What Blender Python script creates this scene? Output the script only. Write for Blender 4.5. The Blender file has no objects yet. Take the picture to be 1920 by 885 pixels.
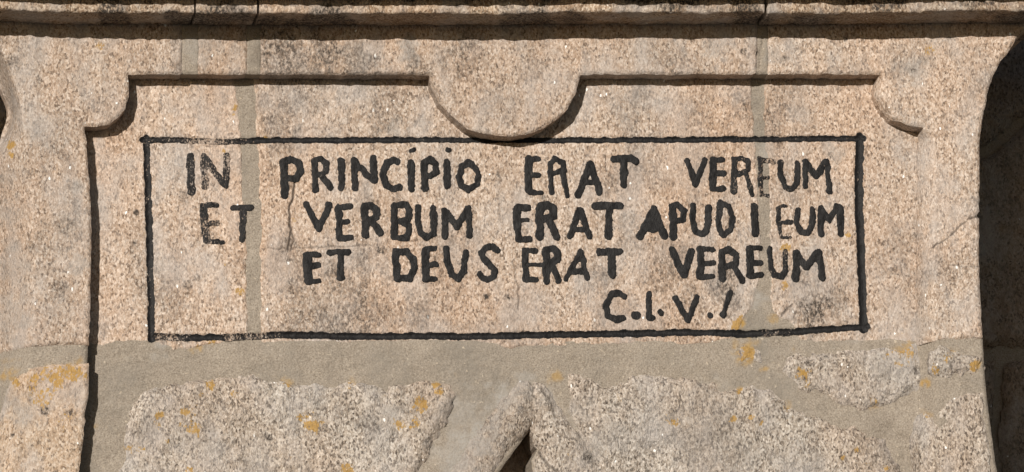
import bpy, math
import numpy as np
from mathutils import Matrix, Vector

scene = bpy.context.scene
COL = scene.collection
R_ = math.radians

# ------------------------------------------------------------------ camera
AZ, EL, DIST = R_(9.0), R_(11.0), 10.0
f = np.array([math.sin(AZ)*math.cos(EL), math.cos(AZ)*math.cos(EL), math.sin(EL)])
rv = np.array([1.0, 0, 0]) - f[0]*f
rv /= np.linalg.norm(rv)
uv = np.cross(rv, f)
CAM = -DIST*f
cd = bpy.data.cameras.new("camera")
cam = bpy.data.objects.new("camera", cd)
COL.objects.link(cam)
cd.sensor_width = 36.0
cd.lens = 36.0*DIST/1.92
cd.clip_start = 0.1
cd.clip_end = 2000
M = Matrix.Identity(4)
for i in range(3):
    M[i][0], M[i][1], M[i][2], M[i][3] = rv[i], uv[i], -f[i], CAM[i]
cam.matrix_world = M
scene.camera = cam

# ------------------------------------------------------------------ light
SUN = Vector((0.46, 1.0, -0.285)).normalized()          # direction the light travels
world = bpy.data.worlds.new("World")
scene.world = world
world.use_nodes = True
wn = world.node_tree.nodes
sky = wn.new('ShaderNodeTexSky')
sky.sky_type = 'NISHITA'
sky.sun_disc = False
sky.sun_elevation = math.asin(-SUN.z)
sky.sun_rotation = math.atan2(-SUN.x, -SUN.y)
wn['Background'].inputs[1].default_value = 0.05
world.node_tree.links.new(sky.outputs[0], wn['Background'].inputs[0])
sd = bpy.data.lights.new("sun", 'SUN')
sd.energy = 5.0
sd.angle = R_(0.5)
sd.color = (1.0, 0.93, 0.84)
so = bpy.data.objects.new("sun", sd)
COL.objects.link(so)
so.rotation_euler = SUN.to_track_quat('-Z', 'Y').to_euler()
so.location = (-4, -8, 5)
vs = scene.view_settings
vs.view_transform = 'Standard'
vs.look = 'None'
vs.gamma = 1.0
vs.use_curve_mapping = False
vs.exposure = -0.08

# ------------------------------------------------------------------ measuring
def W(px, py, y):
    """point of the wall plane at depth y that the surveyed position (px,py) stands for"""
    d = f + rv*((px-960)*1e-4) + uv*((442.5-py)*1e-4)
    t = (y-CAM[1])/d[1]
    p = CAM + d*t
    return p[0], p[2]
def WP(pts, y):
    return [W(a, b, y) for a, b in pts]
def PXY(x, y, z):
    vx, vy, vz = x-CAM[0], y-CAM[1], z-CAM[2]
    dep = vx*f[0]+vy*f[1]+vz*f[2]
    a = (vx*rv[0]+vy*rv[1]+vz*rv[2])/dep
    b = (vx*uv[0]+vy*uv[1]+vz*uv[2])/dep
    return 960+a*1e4, 442.5-b*1e4

# ------------------------------------------------------------------ noise
def _hash(i, j, seed):
    h = (i*374761393 + j*668265263 + seed*1442695041) & 0xFFFFFFFF
    h = ((h ^ (h >> 13))*1274126177) & 0xFFFFFFFF
    h = h ^ (h >> 16)
    return (h & 0xFFFF)/65535.0
def vn(x, z, s, seed=0):
    u, v = np.asarray(x)/s+1000.0, np.asarray(z)/s+1000.0
    i, j = np.floor(u).astype(np.int64), np.floor(v).astype(np.int64)
    a, b = u-i, v-j
    a, b = a*a*(3-2*a), b*b*(3-2*b)
    n = (_hash(i, j, seed)*(1-a)+_hash(i+1, j, seed)*a)*(1-b) + (_hash(i, j+1, seed)*(1-a)+_hash(i+1, j+1, seed)*a)*b
    return n*2-1
def fbm(x, z, s, seed=0, o=3):
    t, a = 0, 1.0
    for k in range(o):
        t = t+a*vn(x, z, s/2**k, seed+k*17)
        a *= .5
    return t
def sstep(a, b, x):
    t = np.clip((x-a)/(b-a), 0, 1)
    return t*t*(3-2*t)

# ------------------------------------------------------------------ weathering maps (positions of the lichen, stains, cracks)
LICH = [(190,88,9,.7),(252,98,6,.6),(440,205,10,.9),(436,214,7,.9),(300,778,10,1),(355,780,20,1.0),(362,800,20,.6),(295,798,10,.6),(585,797,20,1.1),
        (575,785,16,.8),(245,845,12,.7),(262,842,8,.8),(787,758,16,.9),(720,742,9,.8),(748,795,14,.9),(780,790,16,.6),(822,736,13,.9),(815,725,8,.8),
        (650,878,14,.9),(1400,655,24,.85),(1392,682,16,.9),(1430,692,9,.8),(1385,605,13,1.1),(1470,535,9,.7),(1475,465,12,.7),(1040,705,16,.65),
        (1830,685,11,1.1),(1733,718,10,1),(1505,700,16,.6),(1515,720,14,.6),(1690,660,26,.6),(1640,756,14,.4),(1262,792,16,.6),(1375,785,9,.8),(1410,782,9,.6),
        (1428,790,7,.8),(1382,735,10,.7),(1580,858,7,.9),(1605,845,7,.6),(1662,878,7,.9),(20,703,24,.9),(70,712,26,.7),(105,705,30,.9),(140,700,26,.8),(85,745,24,.6),
        (130,795,22,.5),(178,800,8,.9),(20,272,9,1),(23,290,7,.9),(1745,95,14,.55),(370,648,14,.7),(395,642,10,.6),(500,262,8,.7),(450,545,8,.6),(420,495,5,.6),
        (552,410,8,.5),(1780,668,18,.5),(1755,690,10,.6),(395,722,9,.7),(375,738,7,.8),(440,740,8,.5),(315,827,9,.6),(355,880,12,.9),(655,720,14,.5),(540,716,10,.5),
        (1490,655,8,.4),(1740,780,12,.4),(1475,760,10,.4),(1450,600,10,.5),(860,705,8,.4),(1590,440,7,.5),(420,283,4,.8),(362,300,5,.7),(270,440,6,.6),(284,560,8,.4)]
GREY = [(145,350,13,.9),(145,500,27,.75),(120,545,18,.5),(765,95,26,1.0),(745,248,24,.9),(1345,92,32,.6),(1455,100,24,.6),(1715,130,28,.7),(1735,115,18,.5),
        (1560,280,26,.7),(380,90,40,.5),(740,772,24,1.0),(860,780,60,.6),(850,850,60,.6),(1085,775,30,.6),(1110,830,42,.6),(1150,810,40,.6),(1715,420,12,.6),
        (1330,770,60,.45),(1330,830,70,.4),(660,100,34,.5),(620,265,14,.5),(1380,845,50,.4),(300,650,22,.7),(1610,620,26,.5),(1730,610,30,.6),(40,770,34,.8),
        (20,600,50,.7),(20,500,45,.6),(25,400,40,.5),(20,330,30,.5),(65,240,22,.4),(140,150,26,.4),(500,845,40,.3),(1655,700,30,.4),(1440,280,26,.7),(1420,560,20,.8),
        (985,720,26,.7),(940,760,40,1.0),(895,825,45,1.0),(860,870,40,.9),(968,735,24,.9),(1030,745,20,.6),(600,180,40,.3),(1500,870,50,.3),(1230,260,20,.3),(1500,205,30,.3),(1200,90,28,.4)]
DIRT = [(660,120,60,.5),(720,200,70,.4),(520,230,50,.4),(600,590,60,.4),(660,560,50,.4),(780,590,40,.35),(1250,500,60,.35),(1300,560,40,.35),(1120,520,40,.3),(1180,430,40,.3),(330,560,40,.25),(1480,350,40,.25),(1560,570,30,.35),(820,450,50,.25),(1440,230,24,.4),(1180,200,50,.25),(80,450,40,.3),(110,280,30,.35),(870,110,50,.35),(1000,110,40,.3),(1250,110,40,.3),(930,190,50,.25),(1680,470,50,.3),(1790,500,40,.3),(1700,120,40,.3),(540,110,70,.6),(620,100,38,.7),(600,86,26,.6),(500,200,45,.35),(560,180,60,.35),(800,160,22,.4),(790,120,30,.4),(628,530,40,.5),(545,470,32,.45),(560,530,36,.45),
        (700,590,40,.4),(1350,540,42,.55),(1375,560,26,.45),(1520,585,40,.55),(1400,200,24,.4),(1380,215,12,.8),(952,554,9,1.3),(912,556,5,.9),(251,455,5,1.2),(255,399,5,1.1),
        (735,189,4,1.3),(713,470,9,.8),(1076,595,5,.9),(1020,372,12,.6),(935,328,12,.45),(505,820,9,.9),(86,770,12,.8),(130,775,9,.9),(115,540,14,.5),(70,152,10,.6),
        (22,115,16,.5),(1420,98,7,1.0),(1470,108,6,.8),(1712,132,4,1),(1585,72,5,.9),(1200,460,34,.3),(630,600,20,.4),(680,500,30,.3),(255,810,10,.7),(25,815,7,1.2),
        (690,800,26,.5),(1515,680,8,.8),(1717,698,10,.7),(1650,800,30,.3),(1000,770,24,.3),(1100,860,10,.7),(1290,850,30,.25),(120,425,22,.4),(450,90,20,.3),(1345,300,20,.2),
        (1395,96,5,1),(330,80,10,.4),(1640,150,10,.3),(1460,270,14,.5),(370,520,8,.5),(352,535,9,.6),(345,370,14,.5),(530,610,20,.3),(1560,470,12,.4),(610,195,14,.4)]
CRACKS = [([(563,300),(556,340),(551,352),(549,372),(541,395),(545,430),(541,468)],1.9,1.0),([(545,430),(552,450),(547,468)],1.4,.8),([(490,466),(545,466),(600,464),(700,460)],1.0,.45),
          ([(1836,404),(1815,412),(1795,430),(1775,448),(1745,466)],1.3,.8),([(1836,500),(1780,498)],1.0,.5),([(960,490),(970,530),(974,560),(973,580)],1.0,.6),
          ([(1626,275),(1620,300)],1.2,.6),([(1486,572),(1465,592)],1.4,.7),([(1422,140),(1426,100),(1432,64)],2.0,.9),([(1792,208),(1797,215),(1806,218),(1818,214)],1.6,.6),
          ([(1011,846),(1025,868),(1043,886)],3.0,.8),([(1015,727),(1030,750),(1041,782)],2.4,.6),([(298,72),(300,82)],1.4,.6),([(1240,462),(1440,460)],.8,.15),
          ([(1750,748),(1752,800),(1756,885)],4,.18)]
def blobs(px, py, lst, amp=.9):
    out = np.zeros_like(px)
    n1 = fbm(px, py, 16, 5, 3)
    for (x, y, r, s) in lst:
        m = (np.abs(px-x) < 2.2*r) & (np.abs(py-y) < 2.2*r)
        if not m.any(): continue
        dd = np.hypot(px[m]-x, py[m]-y)/r
        out[m] = np.maximum(out[m], s*sstep(1.25, .25, dd+amp*.55*n1[m]))
    return out
def polyl(px, py, pts):
    best = np.full(px.shape, 1e9)
    for (a, b), (c, d) in zip(pts[:-1], pts[1:]):
        l2 = (c-a)**2+(d-b)**2+1e-9
        t = np.clip(((px-a)*(c-a)+(py-b)*(d-b))/l2, 0, 1)
        best = np.minimum(best, np.hypot(px-a-t*(c-a), py-b-t*(d-b)))
    return best
def crackmap(px, py):
    out = np.zeros_like(px)
    for pts, w, s in CRACKS:
        xs = [p[0] for p in pts]; ys = [p[1] for p in pts]
        m = (px > min(xs)-12) & (px < max(xs)+12) & (py > min(ys)-12) & (py < max(ys)+12)
        if not m.any(): continue
        a, b = px[m], py[m]
        dd = polyl(a+2.2*vn(a, b, 9, 3), b+2.2*vn(a, b, 9, 4), pts)
        out[m] = np.maximum(out[m], s*sstep(w+1.3, w*.3, dd))
    return out

# ------------------------------------------------------------------ materials
def mat_new(name):
    m = bpy.data.materials.new(name); m.use_nodes = True
    return m, m.node_tree.nodes, m.node_tree.links, m.node_tree.nodes['Principled BSDF']
def nd(N, t, **k):
    n = N.new(t)
    for a, b in k.items(): setattr(n, a, b)
    return n
def ramp(N, L, src, stops, interp='LINEAR'):
    r = N.new('ShaderNodeValToRGB'); r.color_ramp.interpolation = interp
    e = r.color_ramp.elements
    while len(e) < len(stops): e.new(.5)
    for q, (p, c) in zip(e, stops):
        q.position = p; q.color = (c[0], c[1], c[2], 1) if isinstance(c, tuple) else (c, c, c, 1)
    L.new(src, r.inputs[0]); return r.outputs[0]
def mixc(N, L, fac, a, b, mode='MIX'):
    m = N.new('ShaderNodeMix'); m.data_type = 'RGBA'; m.blend_type = mode
    for sock, v in ((m.inputs[0], fac), (m.inputs[6], a), (m.inputs[7], b)):
        if hasattr(v, 'links'): L.new(v, sock)
        elif isinstance(v, tuple): sock.default_value = (v[0], v[1], v[2], 1)
        else: sock.default_value = v
    return m.outputs[2]
def mth(N, L, op, a, b=None, clamp=False):
    m = N.new('ShaderNodeMath'); m.operation = op; m.use_clamp = clamp
    for sock, v in ((m.inputs[0], a), (m.inputs[1], b)):
        if v is None: continue
        if hasattr(v, 'links'): L.new(v, sock)
        else: sock.default_value = v
    return m.outputs[0]
def coords(N, L, sz=.62):
    tc = N.new('ShaderNodeTexCoord'); mp = N.new('ShaderNodeMapping')
    mp.inputs['Scale'].default_value = (1, 1, sz)
    L.new(tc.outputs['Object'], mp.inputs[0]); return mp.outputs[0]
def noise(N, L, co, s, det=2, rough=.5):
    n = N.new('ShaderNodeTexNoise'); n.inputs['Scale'].default_value = s; n.inputs['Detail'].default_value = det
    n.inputs['Roughness'].default_value = rough; L.new(co, n.inputs['Vector']); return n.outputs[0]
def attr(N, name):
    a = N.new('ShaderNodeAttribute'); a.attribute_name = name; return a.outputs['Fac']

def granite_colour(N, L, co, pal, speck):
    """mineral grains: biotite, feldspar, quartz; returns colour and a grain height"""
    v = N.new('ShaderNodeTexVoronoi'); v.inputs['Scale'].default_value = 310
    L.new(co, v.inputs['Vector'])
    sep = N.new('ShaderNodeSeparateColor'); L.new(v.outputs['Color'], sep.inputs[0])
    c1 = ramp(N, L, sep.outputs[0], [(0, pal[0]), (speck, pal[0]), (speck+.05, pal[1]), (.42, pal[2]), (.68, pal[3]), (.9, pal[4]), (1, pal[4])])
    n1 = noise(N, L, co, 350, 2, .75)
    c2 = ramp(N, L, n1, [(.33, pal[0]), (.42, pal[1]), (.52, pal[2]), (.64, pal[4])])
    c = mixc(N, L, .45, c1, c2)
    big = noise(N, L, co, 14, 4, .62)
    c = mixc(N, L, ramp(N, L, big, [(.46, 0.0), (.66, .62)]), c, mixc(N, L, n1, (.34, .315, .30), (.47, .445, .43)))
    big2 = noise(N, L, co, 5, 3, .6)
    c = mixc(N, L, ramp(N, L, big2, [(.42, 0.0), (.68, .8)]), c, mixc(N, L, 1.0, c, (1.03, .93, .85), 'MULTIPLY'))
    # small dark mica clots
    n3 = noise(N, L, co, 130, 3, .65)
    c = mixc(N, L, ramp(N, L, n3, [(.27, .7), (.37, 0.0)]), c, pal[0])
    # glints of mica and quartz, painted in as rare white specks
    v2 = N.new('ShaderNodeTexVoronoi'); v2.inputs['Scale'].default_value = 330; L.new(co, v2.inputs['Vector'])
    s2 = N.new('ShaderNodeSeparateColor'); L.new(v2.outputs['Color'], s2.inputs[0])
    spark = mth(N, L, 'GREATER_THAN', s2.outputs[1], .9991)
    c = mixc(N, L, spark, c, (.93, .93, .92))
    hgt = mth(N, L, 'ADD', mth(N, L, 'MULTIPLY', n1, .8), mth(N, L, 'MULTIPLY', n3, .9))
    hgt = mth(N, L, 'ADD', hgt, mth(N, L, 'MULTIPLY', sep.outputs[1], .35))
    return c, hgt

PAL_PINK = [(.085,.062,.046), (.30,.222,.164), (.44,.337,.262), (.53,.428,.348), (.69,.61,.54)]
PAL_WARM = [(.09,.064,.046), (.33,.235,.16), (.46,.345,.25), (.53,.415,.315), (.65,.56,.47)]
PAL_GREY = [(.045,.036,.03), (.22,.18,.145), (.40,.345,.29), (.50,.445,.39), (.66,.615,.56)]
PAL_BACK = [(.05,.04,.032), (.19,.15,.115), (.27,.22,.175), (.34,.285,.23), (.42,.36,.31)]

def granite(name, pal, speck=.10, bump=.55, lich=0.0):
    m, N, L, B = mat_new(name)
    co = coords(N, L)
    c, h = granite_colour(N, L, co, pal, speck)
    fine = noise(N, L, co, 230, 3, .7)
    med = noise(N, L, co, 60, 3, .6)
    # grey crust
    g = mth(N, L, 'MULTIPLY', attr(N, 'grey'), ramp(N, L, fine, [(.3, .55), (.55, 1.0)]))
    gc = mixc(N, L, fine, (.27, .25, .235), (.42, .39, .36))
    c = mixc(N, L, mth(N, L, 'MULTIPLY', g, .8, True), c, gc)
    # dirt in the pores
    tone = N.new('ShaderNodeObjectInfo')
    tv = N.new('ShaderNodeMapRange'); tv.inputs[3].default_value = .90; tv.inputs[4].default_value = 1.05
    L.new(tone.outputs['Random'], tv.inputs[0])
    hv = N.new('ShaderNodeHueSaturation'); L.new(tv.outputs[0], hv.inputs['Value']); L.new(c, hv.inputs['Color']); c = hv.outputs[0]
    st = coords(N, L, .12)
    streak = ramp(N, L, noise(N, L, st, 30, 4, .6), [(.50, 0.0), (.72, .42)])
    blot = ramp(N, L, noise(N, L, co, 9, 5, .7), [(.51, 0.0), (.70, .62)])
    da = mth(N, L, 'ADD', mth(N, L, 'MULTIPLY', attr(N, 'dirt'), 1.4), mth(N, L, 'MAXIMUM', streak, blot))
    dm = mth(N, L, 'MULTIPLY', da, ramp(N, L, fine, [(.38, 1.0), (.60, .16)]), True)
    c = mixc(N, L, dm, c, (.050, .041, .034))
    # ochre lichen
    la = attr(N, 'lich')
    if lich > 0:
        la = mth(N, L, 'ADD', la, ramp(N, L, noise(N, L, co, 22, 4, .7), [(.62-.06*lich, 0.0), (.80, .8*lich)]))
    lm = mth(N, L, 'ADD', la, mth(N, L, 'MULTIPLY', mth(N, L, 'SUBTRACT', med, .5), 1.5))
    lm = mth(N, L, 'ADD', lm, mth(N, L, 'MULTIPLY', mth(N, L, 'SUBTRACT', fine, .5), 2.8))
    lm = mth(N, L, 'MULTIPLY', ramp(N, L, lm, [(.46, 0.0), (.72, .85)]), mth(N, L, 'MULTIPLY', la, 3.0, True))
    lc = mixc(N, L, fine, (.24, .125, .02), (.50, .31, .08))
    c = mixc(N, L, lm, c, lc)
    cr = attr(N, 'crack')
    c = mixc(N, L, mth(N, L, 'MULTIPLY', cr, .95, True), c, (.035, .026, .02))
    L.new(c, B.inputs['Base Color'])
    B.inputs['Roughness'].default_value = .82
    B.inputs['Specular IOR Level'].default_value = .35
    bp = N.new('ShaderNodeBump'); bp.inputs['Strength'].default_value = bump; bp.inputs['Distance'].default_value = .0052
    L.new(h, bp.inputs['Height']); L.new(bp.outputs[0], B.inputs['Normal'])
    return m

def mortar_mat(name, a=(.265,.228,.186), b=(.325,.282,.234)):
    m, N, L, B = mat_new(name)
    co = coords(N, L, 1.0)
    n1 = noise(N, L, co, 18, 5, .65); n2 = noise(N, L, co, 340, 3, .75)
    c = mixc(N, L, ramp(N, L, n1, [(.3, 0.0), (.7, 1.0)]), a, b)
    c = mixc(N, L, ramp(N, L, n2, [(.33, .75), (.5, 0.0)]), c, (.13, .105, .08))
    c = mixc(N, L, ramp(N, L, n2, [(.55, 0.0), (.70, .55)]), c, (.54, .48, .41))
    n5 = noise(N, L, co, 7, 5, .7)
    c = mixc(N, L, ramp(N, L, n5, [(.50, 0.0), (.68, .6)]), c, (.215, .195, .168))
    n4 = noise(N, L, co, 95, 2, .6)
    c = mixc(N, L, ramp(N, L, n4, [(.68, 0.0), (.74, .7)]), c, (.55, .47, .37))
    fine = noise(N, L, co, 230, 3, .7); med = noise(N, L, co, 60, 3, .6)
    gm = mth(N, L, 'MULTIPLY', attr(N, 'grey'), ramp(N, L, fine, [(.3, .5), (.6, 1.0)]), True)
    c = mixc(N, L, gm, c, mixc(N, L, fine, (.25, .235, .215), (.40, .375, .345)))
    dm = mth(N, L, 'MULTIPLY', attr(N, 'dirt'), ramp(N, L, fine, [(.36, .8), (.62, .2)]), True)
    c = mixc(N, L, dm, c, (.07, .055, .04))
    lm = mth(N, L, 'MULTIPLY', attr(N, 'lich'), ramp(N, L, med, [(.40, .1), (.56, .85)]), True)
    c = mixc(N, L, lm, c, mixc(N, L, fine, (.30, .17, .04), (.48, .31, .09)))
    L.new(c, B.inputs['Base Color'])
    B.inputs['Roughness'].default_value = .92
    B.inputs['Specular IOR Level'].default_value = .2
    bp = N.new('ShaderNodeBump'); bp.inputs['Strength'].default_value = .6; bp.inputs['Distance'].default_value = .0028
    hh = mth(N, L, 'ADD', n2, mth(N, L, 'MULTIPLY', n4, 1.5))
    L.new(hh, bp.inputs['Height']); L.new(bp.outputs[0], B.inputs['Normal'])
    return m

def paint_mat():
    m, N, L, B = mat_new("black_paint")
    co = coords(N, L)
    sc, h = granite_colour(N, L, co, PAL_PINK, .10)
    n1 = noise(N, L, co, 330, 3, .7); n2 = noise(N, L, co, 45, 3, .6)
    pc = mixc(N, L, n2, (.0035, .0033, .0036), (.011, .0105, .011))
    w = attr(N, 'wear')
    # paint rubbed off the proud grains
    k = mth(N, L, 'ADD', mth(N, L, 'MULTIPLY', n1, .75), mth(N, L, 'MULTIPLY', n2, .3))
    thr = mth(N, L, 'SUBTRACT', .735, mth(N, L, 'MULTIPLY', w, .36))
    gone = mth(N, L, 'MULTIPLY', mth(N, L, 'SUBTRACT', k, thr), 9.0, True)
    c = mixc(N, L, gone, pc, mixc(N, L, .25, sc, (.05, .045, .04)))
    L.new(c, B.inputs['Base Color'])
    L.new(ramp(N, L, gone, [(0, .62), (1, .85)]), B.inputs['Roughness'])
    B.inputs['Specular IOR Level'].default_value = .28
    bp = N.new('ShaderNodeBump'); bp.inputs['Strength'].default_value = .6; bp.inputs['Distance'].default_value = .002
    L.new(h, bp.inputs['Height']); L.new(bp.outputs[0], B.inputs['Normal'])
    return m

MAT = dict(pink=granite("pink_granite", PAL_PINK, .10), warm=granite("warm_granite", PAL_WARM, .09),
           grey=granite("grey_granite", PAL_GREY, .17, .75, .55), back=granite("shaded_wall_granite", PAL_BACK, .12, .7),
           cornice=granite("cornice_granite", [(.05,.034,.023), (.20,.13,.08), (.33,.235,.16), (.48,.375,.28), (.64,.55,.45)], .12, .6),
           mortar=mortar_mat("lime_mortar"), paint=paint_mat())

# ------------------------------------------------------------------ mesh building
def mesh_obj(name, V, F, mat, parent=None, attrs=None, flat_from=None):
    me = bpy.data.meshes.new(name)
    V = np.asarray(V, dtype=np.float32); F = np.asarray(F, dtype=np.int32)
    me.vertices.add(len(V)); me.vertices.foreach_set('co', V.ravel())
    me.loops.add(F.size); me.loops.foreach_set('vertex_index', F.ravel())
    me.polygons.add(len(F))
    k = F.shape[1]
    me.polygons.foreach_set('loop_start', np.arange(0, F.size, k, dtype=np.int32))
    me.polygons.foreach_set('loop_total', np.full(len(F), k, dtype=np.int32))
    me.polygons.foreach_set('use_smooth', np.ones(len(F), dtype=bool))
    me.update(calc_edges=True); me.validate()
    for an, av in (attrs or {}).items():
        a = me.attributes.new(an, 'FLOAT', 'POINT')
        a.data.foreach_set('value', np.asarray(av, dtype=np.float32))
    me.materials.append(mat)
    o = bpy.data.objects.new(name, me); COL.objects.link(o)
    if parent is not None:
        o.parent = parent
        o.matrix_parent_inverse = Matrix.Translation(-BASE[parent.name]) if parent.name in BASE else Matrix.Identity(4)
    return o
BASE = {}
def thing(name, label, cat, loc):
    o = bpy.data.objects.new(name, None); COL.objects.link(o)
    o.location = loc; o['label'] = label; o['category'] = cat
    BASE[o.name] = Vector(loc)
    return o
def polydist(x, z, poly):
    best = np.full(x.shape, 1e9); ins = np.zeros(x.shape, bool)
    n = len(poly)
    for i in range(n):
        (a, b), (c, d) = poly[i], poly[(i+1) % n]
        l2 = (c-a)**2+(d-b)**2+1e-18
        t = np.clip(((x-a)*(c-a)+(z-b)*(d-b))/l2, 0, 1)
        best = np.minimum(best, np.hypot(x-a-t*(c-a), z-b-t*(d-b)))
        if b != d:
            cond = ((b > z) != (d > z)) & (x < (c-a)*(z-b)/(d-b)+a)
            ins ^= cond
    return np.where(ins, -best, best)
def sheet(sdf, box, res, yf, back=None):
    """heightfield trimmed to sdf<0, boundary snapped on the outline, sides run back to depth `back`"""
    x0, x1, z0, z1 = box
    nx, nz = int((x1-x0)/res)+3, int((z1-z0)/res)+3
    X, Z = np.meshgrid(x0-res+np.arange(nx)*res, z0-res+np.arange(nz)*res, indexing='ij')
    S = sdf(X, Z)
    gx, gz = np.gradient(S, res)
    cc = (S[:-1, :-1]+S[1:, :-1]+S[1:, 1:]+S[:-1, 1:])/4 < 0
    cnt = np.zeros((nx, nz), int)
    for a, b in ((0, 0), (1, 0), (1, 1), (0, 1)):
        cnt[a:nx-1+a, b:nz-1+b] += cc
    bd = (cnt > 0) & (cnt < 4)
    mv = np.clip(S, -res*.9, res*.9)
    X = np.where(bd, X-mv*gx, X); Z = np.where(bd, Z-mv*gz, Z)
    S = np.where(bd, 0.0, S)
    Y = yf(X, Z, -S)
    used = cnt > 0
    idx = np.full((nx, nz), -1); idx[used] = np.arange(used.sum())
    I, J = np.nonzero(cc)
    F = np.stack([idx[I, J], idx[I+1, J], idx[I+1, J+1], idx[I, J+1]], 1)
    V = np.stack([X[used], Y[used], Z[used]], 1)
    if back is not None:
        pad = np.zeros((nx+1, nz+1), bool); pad[1:nx, 1:nz] = cc
        segs = []
        # neighbours of cell (i,j) -> pad[i+1,j+1]
        for di, dj, p, q in ((0, -1, (0, 0), (1, 0)), (1, 0, (1, 0), (1, 1)), (0, 1, (1, 1), (0, 1)), (-1, 0, (0, 1), (0, 0))):
            m = ~pad[I+1+di, J+1+dj]
            segs.append(np.stack([idx[I[m]+p[0], J[m]+p[1]], idx[I[m]+q[0], J[m]+q[1]]], 1))
        E = np.concatenate(segs)
        u, inv = np.unique(E, return_inverse=True); inv = inv.reshape(E.shape)
        n0 = len(V)
        steps = 5
        ring = [V[u]]
        for k in range(1, steps+1):
            b = V[u].copy()
            t = (k/steps)**2
            b[:, 1] = b[:, 1]*(1-t)+back*t
            ring.append(b)
        V = np.concatenate([V]+ring)
        nu = len(u)
        quads = []
        for k in range(steps):
            a = n0+k*nu; b = a+nu
            quads.append(np.stack([inv[:, 1]+a, inv[:, 0]+a, inv[:, 0]+b, inv[:, 1]+b], 1))
        F = np.concatenate([F]+quads)
    return V, F
def weather(V):
    px, py = PXY(V[:, 0], V[:, 1], V[:, 2])
    return dict(lich=blobs(px, py, LICH), grey=blobs(px, py, GREY), dirt=blobs(px, py, DIRT), crack=crackmap(px, py))

def relief(X, Z, seed, amp=1.0):
    return amp*(.0016*fbm(X, Z, .09, seed, 3) + .0008*vn(X, Z, .014, seed+5) + .0005*vn(X, Z, .0065, seed+9))
def stone(name, poly, y0, back, parent, mat, res=.0025, R=.006, D=.004, amp=1.0, seed=1, edge=.0013, bev=None, hole=None, yadd=None, rnd=False, weath=True, lump=0.0, grow=0.0):
    xs = [p[0] for p in poly]; zs = [p[1] for p in poly]
    def sdf(X, Z):
        s = polydist(X, Z, poly)
        if hole is not None: s = np.maximum(s, -polydist(X, Z, hole))
        return s-grow+edge*(vn(X, Z, .012, seed+31)+.6*vn(X, Z, .035, seed+37)+2.2*np.clip(vn(X, Z, .02, seed+41)-.55, 0, 1))
    def yf(X, Z, s):
        Dm, Rm = D, R
        if bev is not None: Dm, Rm = bev(X, Z)
        q = np.clip(1-s/Rm, 0, 1)
        drop = Dm*(1-np.sqrt(np.clip(1-q*q, 0, 1))) if rnd else Dm*q**1.5
        y = y0+drop-relief(X, Z, seed, amp)-lump*fbm(X, Z, .045, seed+61, 3)
        px, py = PXY(X, y, Z)
        if weath: y = y+.003*crackmap(px, py)
        if yadd is not None: y = y+yadd(X, Z, px, py)
        return y
    V, F = sheet(sdf, (min(xs)-.004-grow, max(xs)+.004+grow, min(zs)-.004-grow, max(zs)+.004+grow), res, yf, back)
    return mesh_obj(name, V, F, mat, parent, weather(V) if weath else None)

# ------------------------------------------------------------------ setting: ground
GZ = -3.5
def ground():
    n = 60
    t = np.linspace(-1, 1, n); g = np.sign(t)*np.abs(t)**3*600
    X, Y = np.meshgrid(g, g, indexing='ij')
    Zg = GZ + .01*vn(X, Y, 3.0, 2)
    I, J = np.meshgrid(np.arange(n-1), np.arange(n-1), indexing='ij'); I = I.ravel(); J = J.ravel()
    F = np.stack([I*n+J, (I+1)*n+J, (I+1)*n+J+1, I*n+J+1], 1)
    m, N, L, B = mat_new("worn_turf")
    co = coords(N, L, 1)
    c = mixc(N, L, noise(N, L, co, 3, 6, .7), (.045, .040, .026), (.085, .072, .048))
    L.new(c, B.inputs['Base Color']); B.inputs['Roughness'].default_value = .95
    o = mesh_obj("ground", np.stack([X.ravel(), Y.ravel(), Zg.ravel()], 1), F, m)
    o['kind'] = 'structure'
ground()

# ------------------------------------------------------------------ rubble wall behind
YB = .43
wall = thing("masonry_wall", "rough granite wall standing in shade behind the inscribed shrine front", "wall", (0, .5, GZ))
def flat_sheet(name, x0, x1, z0, z1, y, back, mat, parent, res=.02, amp=1.0, seed=3):
    p = [(x0, z0), (x1, z0), (x1, z1), (x0, z1)]
    return stone(name, p, y, back, parent, mat, res=res, amp=amp, seed=seed, edge=0, weath=False)
flat_sheet("mortar", -2.6, 2.6, GZ-.05, 1.3, YB+.022, .9, MAT['mortar'], wall, .02, 2, 8)
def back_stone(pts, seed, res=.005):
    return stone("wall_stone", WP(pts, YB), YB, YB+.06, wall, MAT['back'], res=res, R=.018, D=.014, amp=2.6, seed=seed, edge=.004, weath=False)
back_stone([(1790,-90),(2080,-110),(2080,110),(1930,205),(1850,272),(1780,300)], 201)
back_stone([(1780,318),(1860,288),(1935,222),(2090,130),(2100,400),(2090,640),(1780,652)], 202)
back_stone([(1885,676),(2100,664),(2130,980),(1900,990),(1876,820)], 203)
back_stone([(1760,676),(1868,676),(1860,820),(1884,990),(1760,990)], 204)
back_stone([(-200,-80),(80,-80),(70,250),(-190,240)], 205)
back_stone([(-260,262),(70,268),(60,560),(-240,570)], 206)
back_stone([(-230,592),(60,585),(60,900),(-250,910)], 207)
rng = np.random.RandomState(4)
z = GZ
row = 0
xl, xr = W(-200, 400, YB)[0]-.09, W(2080, 400, YB)[0]+.06
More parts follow.
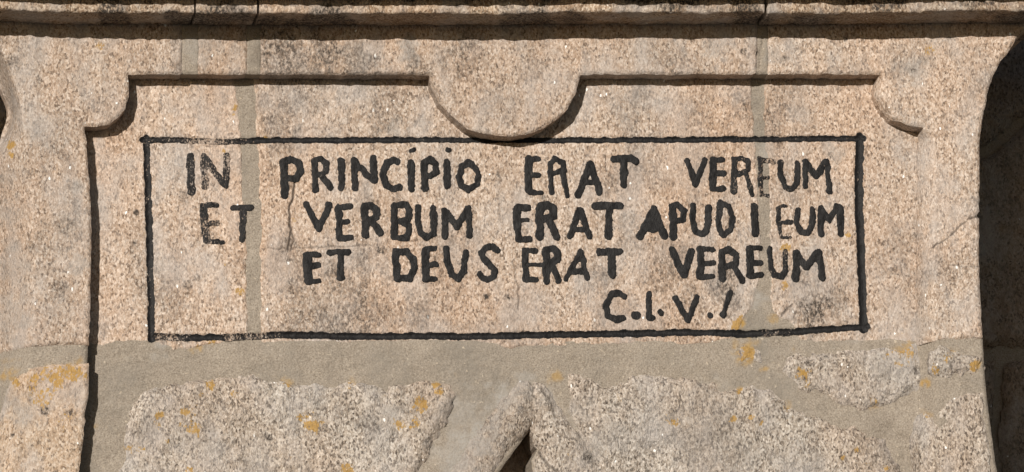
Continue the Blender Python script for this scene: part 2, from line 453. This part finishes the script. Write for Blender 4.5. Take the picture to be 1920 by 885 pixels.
while z < 1.2:
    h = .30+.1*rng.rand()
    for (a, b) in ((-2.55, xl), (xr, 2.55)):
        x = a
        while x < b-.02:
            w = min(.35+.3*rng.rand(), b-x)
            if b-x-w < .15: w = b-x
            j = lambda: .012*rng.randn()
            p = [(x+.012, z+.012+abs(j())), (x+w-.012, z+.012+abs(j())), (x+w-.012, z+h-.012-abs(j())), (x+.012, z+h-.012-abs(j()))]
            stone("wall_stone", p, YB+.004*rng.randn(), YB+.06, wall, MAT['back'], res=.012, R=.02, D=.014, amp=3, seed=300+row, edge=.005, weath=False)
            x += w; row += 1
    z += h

# ------------------------------------------------------------------ the shrine front
DF = .046                               # depth of the sunk panel behind the frame
CP = .100                               # projection of the cornice fillet
shrine = thing("stone_shrine_front", "carved granite shrine front with a framed Latin inscription in black paint under a cornice", "shrine", (0, .14, GZ))

# frame blocks (raised border, ears and central half disc)
EARL = [(240,139),(243,158),(241,180),(234,203),(222,220),(204,232),(182,237),(157,236)]
left_frame = [(-95,34),(342,34),(342,139)]+EARL+[(162,262),(165,300),(168,341),(171,392),(171,459),(169,590),(166,646),(120,647)]
ARRIS = [(58,650),(61,560),(62,500),(57,400),(50,330),(44,258),(35,195),(30,176),(12,125),(0,98),(-28,68),(-60,50)]
def splay(py): return 14+44*float(sstep(190, 300, py))
left_frame += [(a-splay(b), b) for a, b in ARRIS]
AR = sorted([(b, a) for a, b in ARRIS+[(45,700),(40,760),(30,810),(15,885),(-60,1130)]])
def splay_y(X, Z, px, py):
    px, py = PXY(X, 0, Z)
    ax = np.interp(py, [p[0] for p in AR], [p[1] for p in AR])
    w = 14+44*sstep(190, 300, py)
    return .080*np.clip((ax-px+4)/w, 0, 1)**1.25*sstep(45, 75, py)
stone("frame_block", WP(left_frame, 0), 0, .12, shrine, MAT['pink'], seed=11, yadd=splay_y)
stone("frame_block", WP([(371,34),(464,34),(464,139),(371,139)], 0), .001, YB, shrine, MAT['pink'], seed=12)
HALF = [(1087,139),(1087,148),(1080,176),(1064,204),(1040,226),(1018,240),(996,249),(962,255),(932,254),(911,251),(877,240),(850,219),(825,190),(811,165),(808,148),(808,139)]
def bevC(X, Z):
    px, py = PXY(X, 0, Z)
    k = sstep(845, 815, px)*sstep(136, 146, py)
    return .004+.010*k, .006+.006*k
stone("frame_block", WP([(488,34),(1420,34),(1420,139)]+HALF+[(488,139)], 0), 0, YB, shrine, MAT['pink'], seed=13, bev=bevC)
EARR = [(1730,246),(1734,238),(1704,234),(1673,223),(1655,203),(1645,180),(1644,159),(1651,139)]
right_frame = [(1440,34),(1960,34),(1935,44),(1919,58),(1905,75),(1877,114),(1863,142),(1851,180),(1843,217),(1838,254),(1837,300),(1837,396),(1832,403),(1837,409),(1836,493),
               (1841,590),(1843,634),(1800,636),(1728,642),(1727,560),(1728,400),(1729,300)]+EARR+[(1440,139)]
def bevR(X, Z):
    px, py = PXY(X, 0, Z)
    k2 = sstep(1690, 1660, px)*sstep(138, 150, py)
    return .004+.018*k2, .006+.006*k2
def slopeR(X, Z, px, py):
    px, py = PXY(X, 0, Z)
    return .043*np.clip(1-(px-1726)/28, 0, 1)**1.4*sstep(238, 264, py)
stone("frame_block", WP(right_frame, 0), 0, YB+.03, shrine, MAT['pink'], seed=14, bev=bevR, yadd=slopeR)

# sunk panel blocks
FRAME_LINES = [([(268,262),(330,262),(420,266),(500,263),(800,262),(1000,263),(1300,262),(1500,260),(1618,260)], 5.5),
               ([(274,258),(277,330),(279,400),(281,500),(283,570),(283,636)], 6.5),
               ([(1612,256),(1610,330),(1611,400),(1615,480),(1617,560),(1619,617)], 8.0),
               ([(290,631),(350,633),(410,633),(470,631),(520,628),(600,629),(700,631),(800,630),(900,631),(1000,628),(1150,626),(1290,623),(1400,626),(1480,622),(1560,617),(1624,612)], 6.5)]
def groove(X, Z, px, py):
    g = np.zeros_like(X)
    for pts, w in FRAME_LINES:
        g = np.maximum(g, sstep(w+3, 1, polyl(px, py, pts)))
    return .0035*g
PS = 21
L_bot = [(468,634),(441,640),(413,645),(390,650),(363,652),(339,656),(288,660),(237,656),(185,653),(100,653)]
left_panel = [(100,96),(443,96),(445,170),(452,240),(457,300),(461,400),(464,500),(466,590)]+L_bot
C_bot = [(489,640),(502,663),(549,668),(597,662),(640,659),(691,660),(742,656),(809,650),(877,659),(898,661),(928,656),(979,652),(1030,654),(1081,648),(1115,650),(1182,646),
         (1280,650),(1314,647),(1355,640),(1380,632),(1395,602),(1412,580),(1418,556)]
centre_panel = [(473,96),(474,170),(479,240),(483,300),(485,400),(486,500),(487,590)]+C_bot+[(1427,520),(1427,440),(1424,380),(1420,300),(1412,200),(1409,96)]
right_panel = [(1429,96),(1430,165),(1433,240),(1437,300),(1441,380),(1443,440),(1446,500),(1441,556),(1449,580),(1456,598),(1480,601),(1495,625),(1502,648),(1551,646),(1619,643),
               (1704,643),(1800,640),(1800,96)]
kw = dict(yadd=groove, R=.005, D=.004, res=.0017, edge=.0026)
panelL = stone("panel_block", WP(left_panel, DF), DF, DF+.1, shrine, MAT['pink'], seed=PS, **kw)
panelC = stone("panel_block", WP(centre_panel, DF), DF, DF+.1, shrine, MAT['pink'], seed=PS, **kw)
panelR = stone("panel_block", WP(right_panel, DF), DF, DF+.1, shrine, MAT['pink'], seed=PS, **kw)

# mortar
NICHE = [(998,798),(965,845),(935,885),(895,945),(880,1130),(1075,1130),(1001,890),(997,863),(1008,843),(1001,822)]
def mort_y(X, Z, px, py):
    k = sstep(628, 655, py)
    y = (1-k)*(.0016-relief(X, Z, PS, 1.0)) - .0015*k - k*(.0030*fbm(X, Z, .12, 77, 3)+.0011*vn(X, Z*2.2, .035, 79)+.0006*vn(X*.5, Z*2, .012, 83))
    y = y+groove(X, Z, px, py)
    ramp_ = sstep(1715, 1750, px)*sstep(622, 634, py)
    return y - (DF-.003)*ramp_
stone("mortar", WP([(100,96),(1770,96),(1770,622),(1834,622),(1836,700),(1839,731),(1845,788),(1858,885),(1893,1130),(100,1130)], DF), DF, YB, shrine, MAT['mortar'],
      seed=51, amp=.45, edge=.0006, hole=WP(NICHE, DF), yadd=mort_y)
stone("mortar", WP([(60,640),(165,640),(164,737),(158,788),(148,885),(120,1130),(-102,1130),(-36,885),(-22,810),(-12,760),(-4,700),(1,640)], 0), .003, YB, shrine, MAT['mortar'], seed=52, amp=1.0, edge=.0008, yadd=splay_y)
for a, b, s in ((338, 375, 53), (460, 492, 54), (1416, 1443, 55)):
    stone("mortar", WP([(a,36),(b,36),(b,138),(a,138)], 0), .0025, DF+.02, shrine, MAT['mortar'], seed=s, amp=.5, edge=.0005)

# lower stones
lower = dict(R=.022, D=.012, amp=1.5, edge=.005, lump=.0034, grow=.006)
stone("rubble_stone", WP([(236,1130),(234,885),(240,820),(246,770),(260,750),(290,735),(330,725),(380,719),(430,706),(470,702),(510,709),(550,720),(600,715),(630,719),(660,719),(700,723),
      (760,715),(800,708),(832,716),(846,740),(832,790),(803,840),(785,885),(700,1130)], DF), DF-.0105, DF+.1, shrine, MAT['grey'], seed=61, **lower)
stone("rubble_stone", WP([(1068,702),(1110,704),(1132,726),(1160,733),(1182,716),(1210,708),(1280,714),(1330,719),(1352,732),(1440,735),(1472,759),(1540,787),(1568,802),(1602,805),(1618,818),
      (1652,833),(1672,865),(1684,885),(1720,1130),(1190,1130),(1120,885),(1092,820),(1072,770)], DF), DF-.0105, DF+.1, shrine, MAT['grey'], seed=62, **lower)
stone("rubble_stone", WP([(1466,693),(1482,664),(1520,668),(1560,666),(1600,656),(1650,655),(1715,651),(1735,672),(1742,706),(1722,732),(1650,758),(1612,772),(1582,759),(1542,734),(1502,729),(1474,706)], DF),
      DF-.0105, DF+.1, shrine, MAT['grey'], seed=63, **lower)
stone("rubble_stone", WP([(1746,664),(1760,649),(1800,652),(1846,664),(1847,702),(1800,708),(1762,710),(1744,694)], 0), -.004, YB, shrine, MAT['grey'], seed=64, **{**lower, 'grow': .002})
def bevE(X, Z):
    px, py = PXY(X, 0, Z)
    k = sstep(1790, 1760, px)
    return .010+.034*k, .014+.022*k
stone("rubble_stone", WP([(1722,1130),(1718,885),(1714,830),(1722,785),(1740,752),(1762,738),(1800,734),(1848,731),(1853,788),(1866,885),(1900,1130)], 0), -.003, YB, shrine, MAT['grey'], seed=65,
      R=.014, D=.010, amp=1.5, edge=.002, bev=bevE)
stone("rubble_stone", WP([(46,698),(60,690),(100,685),(150,682),(166,682),(165,737),(159,788),(149,885),(121,1130),(-94,1130),(-26,885),(-6,800),(12,740),(22,712)], 0), -.002, YB, shrine, MAT['warm'],
      seed=66, amp=1.6, edge=.002, yadd=splay_y)
stone("rubble_stone", WP([(832,696),(866,680),(888,670),(922,672),(938,692),(900,695),(860,700)], DF), DF-.003, DF+.06, shrine, MAT['grey'], seed=67, R=.012, D=.008, edge=.003)
stone("rubble_stone", WP([(1384,638),(1425,646),(1438,694),(1420,684),(1402,676),(1390,696),(1374,668)], DF), DF-.003, DF+.06, shrine, MAT['grey'], seed=68, R=.010, D=.008, edge=.003)
# pointed arch over the niche
arch = dict(R=.05, D=.022, amp=1.2, edge=.003, rnd=True, lump=.0016)
stone("arch_stone", WP([(992,704),(975,712),(940,742),(890,805),(832,885),(770,1000),(750,1130),(880,1130),(892,945),(934,885),(964,845),(999,800),(1008,770),(1006,720)], DF), DF-.013, DF+.14, shrine,
      MAT['grey'], seed=71, **arch)
stone("arch_stone", WP([(990,704),(1012,710),(1038,735),(1060,775),(1095,825),(1140,885),(1200,1000),(1230,1130),(1075,1130),(1001,890),(997,864),(1009,843),(1001,822),(997,800),(992,760)], DF), DF-.015, DF+.14,
      shrine, MAT['grey'], seed=72, **arch)
stone("niche_back", WP([(840,740),(1180,740),(1240,1130),(800,1130)], DF+.11), DF+.11, DF+.2, shrine, MAT['warm'], seed=73, amp=2, weath=False)
# the front carried on down to the ground
zb = W(960, 1128, 0)[1]
row = 0
z1 = zb
while z1 > GZ:
    z0 = max(z1-.38, GZ-.02)
    x = -1.02+.0
    off = .25*(row % 2)
    xs = [-1.02, -.55+off, 0+off, .5+off*.6, .99]
    for a, b in zip(xs[:-1], xs[1:]):
        stone("plinth_block", [(a+.006, z0+.006), (b-.006, z0+.006), (b-.006, z1-.006), (a+.006, z1-.006)], .004, YB+.02, shrine, MAT['grey'], res=.012, R=.014, D=.01, amp=2, seed=400+row, weath=False)
        row += 1
    z1 = z0
stone("mortar", [(-1.01, GZ), (.98, GZ), (.98, zb+.03), (-1.01, zb+.03)], .018, YB, shrine, MAT['mortar'], res=.02, seed=58, amp=.5, weath=False)

# cornice
FB_L = [(-300,14),(0,17),(203,22),(356,23),(508,25),(640,25),(840,24),(1280,23),(1432,22)]
FB_R = [(1440,25),(1460,25),(1619,23),(1920,20),(2300,15)]
def cornice(xa, xb, table, seed, dz=0.0):
    tx = [t[0] for t in table]; ty = [t[1] for t in table]
    res = .003
    wa, wb = W(xa, 20, -CP)[0], W(xb, 20, -CP)[0]
    n = max(3, int((wb-wa)/res)); X = np.linspace(wa, wb, n)
    # surveyed lower edge of the fillet
    px, _ = PXY(X, np.full(n, -CP), np.full(n, .42))
    zb_ = np.array([W(p, np.interp(p, tx, ty), -CP)[1] for p in px])
    q = .050
    hf = .0275+dz
    prof = [(.16, .001), (0.0, .0), (-CP, 0), (-CP, hf), (-CP-q, hf), (-CP-q, hf+.075), (-CP-q-.03, hf+.085), (-CP-q-.03, hf+.14), (.16, hf+.16)]
    P = []
    for (a, b), (c, d) in zip(prof[:-1], prof[1:]):
        k = max(1, int(math.hypot(c-a, d-b)/.0035))
        if b > .1: k = 6
        for t in np.linspace(0, 1, k, endpoint=False): P.append((a+(c-a)*t, b+(d-b)*t))
    P.append(prof[-1])
    P = np.array(P)
    # soften the arrises
    for _ in range(2):
        Q = P.copy(); Q[1:-1] = .25*P[:-2]+.5*P[1:-1]+.25*P[2:]; P = Q
    m = len(P)
    arc = np.concatenate([[0], np.cumsum(np.hypot(*np.diff(P, axis=0).T))])
    XX, AA = np.meshgrid(X, arc, indexing='ij')
    Y = P[None, :, 0]+.0034*fbm(XX, AA, .05, seed, 3)+.0016*vn(XX, AA, .009, seed+3)
    Zc = zb_[:, None]+P[None, :, 1]+.0018*fbm(XX, AA*.2, .06, seed+7, 3)+.0018*vn(XX, AA, .010, seed+8)
    V = np.stack([XX.ravel(), Y.ravel(), Zc.ravel()], 1)
    I, J = np.meshgrid(np.arange(n-1), np.arange(m-1), indexing='ij'); I = I.ravel(); J = J.ravel()
    F = np.stack([I*m+J, (I+1)*m+J, (I+1)*m+J+1, I*m+J+1], 1)
    caps = []
    for i, s in ((0, 1), (n-1, -1)):
        base = len(V)
        V = np.concatenate([V, [[X[i], .16, zb_[i]+.07]]])
        j = np.arange(m-1)
        c = np.full(m-1, base)
        t = np.stack([i*m+j, i*m+j+1, c, c], 1)
        caps.append(t)
    # caps as triangles in quads: use two meshes' worth of verts to stay valid
    tri = np.concatenate(caps)
    extra = V[tri[:, 2]].copy(); extra[:, 2] += 1e-4
    e0 = len(V); V = np.concatenate([V, extra]); tri[:, 3] = e0+np.arange(len(tri))
    F = np.concatenate([F, tri])
    wz = weather(V)
    px, py = PXY(V[:, 0], V[:, 1], V[:, 2])
    wz['dirt'] = np.maximum(wz['dirt'], .9*sstep(-.1, .5, fbm(px, py*1.6, 70, 91, 4)))
    return mesh_obj("cornice_block", V, F, MAT['cornice'], shrine, wz)
cornice(-300, 364, FB_L, 81)
cornice(368, 482, FB_L, 82)
cornice(487, 1434, FB_L, 83)
cornice(1441, 2300, FB_R, 84, .003)

# ------------------------------------------------------------------ the painted inscription
S_ = 4.425
def G(ox, oy, *strokes):
    out = []
    for pts, w in strokes:
        out.append(([(ox+a/S_, oy+b/S_) for a, b in pts], w/S_/2*1.07))
    return out
r1, r2, r3, r4, r5, r6, r7 = (320,260), (660,260), (940,260), (1240,260), (540,440), (900,440), (1240,440)
LET = [
 # IN PRINCIPIO ERAT VEREUM
 (G(*r1, ([(162,150),(170,440)],62)), .62), (G(*r1, ([(285,395),(278,150)],54), ([(285,160),(440,380)],52), ([(460,385),(462,140)],52)), .78),
 (G(*r1, ([(938,200),(945,465)],68), ([(940,195),(1000,172),(1068,200),(1078,262),(1050,325),(965,325)],58), ([(1000,170),(1030,180)],50)), .15),
 (G(*r1, ([(1190,185),(1205,430)],48), ([(1190,180),(1240,168),(1292,205),(1292,265),(1240,302),(1210,300)],46), ([(1255,305),(1330,408)],52)), .2),
 (G(*r1, ([(1418,180),(1418,410)],56)), .25), (G(*r1, ([(1520,185),(1530,410)],54), ([(1525,190),(1672,350)],54), ([(1678,160),(1690,350)],56)), .2),
 (G(*r2, ([(372,192),(340,182),(290,205),(252,300),(282,388),(340,416),(392,405)],56)), .15), (G(*r2, ([(488,200),(490,415)],60)), .2),
 (G(*r2, ([(597,195),(605,410)],60), ([(595,195),(642,172),(694,212),(698,280),(650,312),(610,310)],52)), .2), (G(*r2, ([(790,200),(792,390)],62)), .2),
 (G(*r2, ([(965,198),(1022,235),(1046,300),(1036,378),(970,425),(912,388),(888,320),(908,235),(965,198)],50)), .2),
 (G(*r3, ([(228,170),(225,430)],60), ([(230,172),(305,172)],42), ([(260,305),(308,305)],42), ([(230,448),(325,448)],42)), .2),
 (G(*r3, ([(405,200),(415,450)],44), ([(402,212),(440,165),(516,200),(518,258),(430,290)],44), ([(505,290),(550,475)],44)), .25),
 (G(*r3, ([(635,465),(738,205),(815,450)],56), ([(690,365),(780,365)],36), ([(735,210),(742,270)],56)), .1),
 (G(*r3, ([(930,168),(1000,165),(1080,165),(1120,190)],58), ([(1020,180),(1015,380)],60)), .1),
 (G(*r4, ([(212,185),(285,380),(358,178)],46)), .25), (G(*r4, ([(430,180),(425,412)],62), ([(430,178),(505,174)],46), ([(450,290),(515,290)],46), ([(420,418),(512,412)],46)), .2),
 (G(*r4, ([(608,170),(600,440)],50), ([(602,168),(670,158),(720,195),(715,258),(640,298)],44), ([(700,290),(755,470)],42)), .45),
 (G(*r4, ([(812,165),(826,465)],40), ([(812,180),(930,188)],42), ([(840,325),(890,325)],30), ([(826,468),(890,470)],26)), .72),
 (G(*r4, ([(988,200),(985,300),(1030,402),(1080,420),(1128,366),(1130,210)],50)), .35), (G(*r4, ([(1190,195),(1195,395)],50), ([(1200,205),(1285,318),(1358,195)],52), ([(1372,195),(1390,440)],50)), .2),
 # ET VERBUM ERAT APUD IEUM
 (G(*r1, ([(275,560),(272,600),(288,780),(300,845)],60), ([(275,552),(380,550)],46), ([(310,705),(385,700)],46), ([(305,852),(430,856)],40)), .6),
 (G(*r1, ([(520,576),(668,572)],46), ([(600,585),(592,835)],52)), .5), (G(*r1, ([(1122,545),(1230,750),(1315,548)],52)), .15),
 (G(*r1, ([(1392,570),(1398,820)],56), ([(1402,567),(1490,562)],46), ([(1410,690),(1470,690)],44), ([(1402,828),(1495,824)],46)), .15),
 (G(*r1, ([(1607,570),(1620,800)],58), ([(1610,565),(1658,552),(1706,592),(1706,648),(1640,690)],56), ([(1670,682),(1742,785)],56)), .1),
 (G(*r2, ([(352,555),(352,820)],62), ([(352,552),(445,549),(470,600),(466,670),(400,685)],50), ([(425,698),(468,722),(470,788),(445,826),(352,826)],50)), .1),
 (G(*r2, ([(550,570),(546,680),(572,788),(625,820),(672,788),(682,700),(670,575)],54)), .15), (G(*r2, ([(770,595),(770,810)],54), ([(772,595),(868,735),(958,582)],52), ([(968,580),(970,810)],52)), .1),
 (G(*r3, ([(132,575),(122,650),(142,825)],62), ([(135,572),(222,575)],56), ([(150,680),(215,676)],36), ([(142,838),(235,834)],52)), .1),
 (G(*r3, ([(320,575),(320,815)],66), ([(322,562),(380,548),(430,584),(426,646),(350,668)],66), ([(395,672),(458,808)],62)), .05),
 (G(*r3, ([(572,810),(650,595),(733,805)],56), ([(610,750),(710,750)],46), ([(648,600),(652,640)],50)), .1), (G(*r3, ([(780,557),(985,557)],60), ([(895,572),(890,805)],64)), .1),
 (G(*r3, ([(1152,810),(1265,585),(1352,810)],62), ([(1265,660),(1262,735)],95), ([(1205,745),(1325,745)],52)), .05),
 (G(*r3, ([(1420,570),(1425,808)],66), ([(1415,562),(1460,545),(1515,602),(1505,668),(1450,688)],46)), .1), (G(*r3, ([(1590,550),(1590,680),(1612,768),(1670,792),(1712,748),(1720,572)],52)), .1),
 (G(*r4, ([(482,550),(470,680),(500,790)],52), ([(490,540),(558,564),(592,660),(577,758),(512,800)],52)), .1), (G(*r4, ([(770,560),(778,788)],60)), .25),
 (G(*r4, ([(972,575),(975,680),(990,800)],36), ([(980,562),(1042,555)],26), ([(982,692),(1075,690)],38), ([(992,820),(1065,816)],24)), .62),
 (G(*r4, ([(1130,595),(1122,700),(1160,775),(1218,785),(1248,718),(1252,590)],50)), .25), (G(*r4, ([(1325,580),(1320,798)],56), ([(1332,585),(1390,676),(1458,565)],52), ([(1482,575),(1490,785)],58)), .15),
 # ET DEUS ERAT VEREUM
 (G(*r5, ([(160,180),(152,260),(172,380)],72), ([(165,162),(250,166)],46), ([(182,260),(248,252)],50), ([(175,386),(258,386)],42)), .05),
 (G(*r5, ([(348,146),(430,145),(498,146)],52), ([(435,155),(435,360)],60)), .05), (G(*r5, ([(892,155),(902,365)],62), ([(892,142),(980,142),(1036,202),(1040,290),(1016,366),(902,366)],57)), .03),
 (G(*r5, ([(1142,125),(1137,365)],64), ([(1150,118),(1218,116)],42), ([(1150,255),(1225,250)],46), ([(1135,370),(1215,370)],40)), .05),
 (G(*r5, ([(1312,120),(1322,230),(1360,335),(1410,360),(1456,308),(1474,150)],57)), .05),
 (G(*r5, ([(1740,135),(1700,97),(1642,108),(1602,160),(1650,230),(1713,290),(1708,348),(1660,372),(1612,356),(1592,330)],52)), .05),
 (G(*r6, ([(375,140),(382,370)],54), ([(368,132),(460,132)],44), ([(382,250),(505,246)],34), ([(384,374),(465,370)],46)), .03),
 (G(*r6, ([(547,145),(550,380)],60), ([(547,132),(600,114),(646,152),(641,208),(580,238)],60), ([(592,242),(652,382)],50)), .03),
 (G(*r6, ([(712,368),(836,145)],46), ([(836,138),(888,358)],46), ([(772,304),(868,300)],52), ([(815,195),(838,195)],60)), .05), (G(*r6, ([(995,146),(1160,142)],57), ([(1090,155),(1095,335)],67)), .03),
 (G(*r7, ([(88,135),(185,335),(248,138)],60)), .05), (G(*r7, ([(322,128),(322,345)],62), ([(330,122),(428,122)],46), ([(340,240),(428,236)],46), ([(325,350),(420,346)],46)), .1),
 (G(*r7, ([(502,155),(502,360)],62), ([(505,142),(560,124),(616,172),(616,238),(525,268)],57), ([(592,252),(668,378)],54)), .03),
 (G(*r7, ([(732,128),(732,335)],62), ([(742,108),(820,112)],42), ([(750,235),(828,230)],42), ([(740,345),(830,332)],42)), .3),
 (G(*r7, ([(900,118),(905,260),(940,338),(1000,348),(1028,300),(1030,135)],42)), .4), (G(*r7, ([(1122,150),(1115,360)],62), ([(1124,152),(1205,276),(1286,146)],57), ([(1302,140),(1335,358)],57)), .1),
 # C.L.V./
 (G(*r6, ([(1192,515),(1150,482),(1090,492),(1042,590),(1062,668),(1130,706),(1190,690)],52)), .05), (G(*r6, ([(1290,668),(1300,672)],72)), .1), (G(*r6, ([(1400,490),(1400,688),(1434,690)],47)), .05),
 (G(*r6, ([(1498,642),(1504,650)],46)), .4), (G(*r7, ([(115,525),(220,712),(293,518)],47)), .05), (G(*r7, ([(398,668),(402,672)],50)), .2), (G(*r7, ([(568,485),(512,665)],46)), .3),
 (G(*r2, ([(485,98),(515,88)],34)), .2), (G(*r2, ([(785,90),(808,96)],30)), .2),
]
def paint(name, strokes, wear, parent, seed, wearf=None):
    res = .0013
    st = [(WP(pts, DF), w*1e-3) for pts, w in strokes]
    xs = [p[0] for s, w in st for p in s]; zs = [p[1] for s, w in st for p in s]
    mw = max(w for s, w in st)+.003
    def sdf(X, Z):
        s = np.full(X.shape, 1e9)
        wx, wz = .0012*vn(X, Z, .012, seed), .0012*vn(X, Z, .012, seed+50)
        for pts, w in st:
            s = np.minimum(s, polyl(X+wx, Z+wz, pts)-w)
        return s+.0009*vn(X, Z, .0036, seed+1)+.0010*vn(X, Z, .010, seed+2)
    def yf(X, Z, s):
        y = DF-relief(X, Z, PS, 1.0)
        px, py = PXY(X, y, Z)
        return y+groove(X, Z, px, py)-.0014+.0004*np.clip(1-s/.002, 0, 1)
    V, F = sheet(sdf, (min(xs)-mw, max(xs)+mw, min(zs)-mw, max(zs)+mw), res, yf, None)
    px, py = PXY(V[:, 0], V[:, 1], V[:, 2])
    w = np.full(len(V), wear) if wearf is None else wearf(px, py)
    w = .8*w+.16*fbm(px, py, 30, 44, 2)
    return mesh_obj(name, V, F, MAT['paint'], parent, dict(wear=w))
for i, (st, wear) in enumerate(LET):
    cx = st[0][0][0][0]
    par = panelL if cx < 478 else (panelC if cx < 1434 else panelR)
    paint("letter", st, wear, par, 500+i*3)
def w_top(px, py): return .2+.5*sstep(300, 380, px)*sstep(470, 420, px)+.2*sstep(560, 500, px)
def w_left(px, py): return .28+.3*sstep(560, 630, py)+.2*sstep(340, 280, py)
def w_right(px, py): return .08+0*px
def w_bot(px, py): return .12+.55*sstep(540, 515, px)*(1-.5*sstep(330, 370, px)*sstep(440, 400, px))+.35*sstep(1380, 1420, px)*sstep(1510, 1470, px)
for (pts, w), fn, par in zip(FRAME_LINES, (w_top, w_left, w_right, w_bot), (panelC, panelL, panelR, panelC)):
    paint("painted_border_line", [(pts, w)], 0, par, 700+int(pts[0][0]), fn)
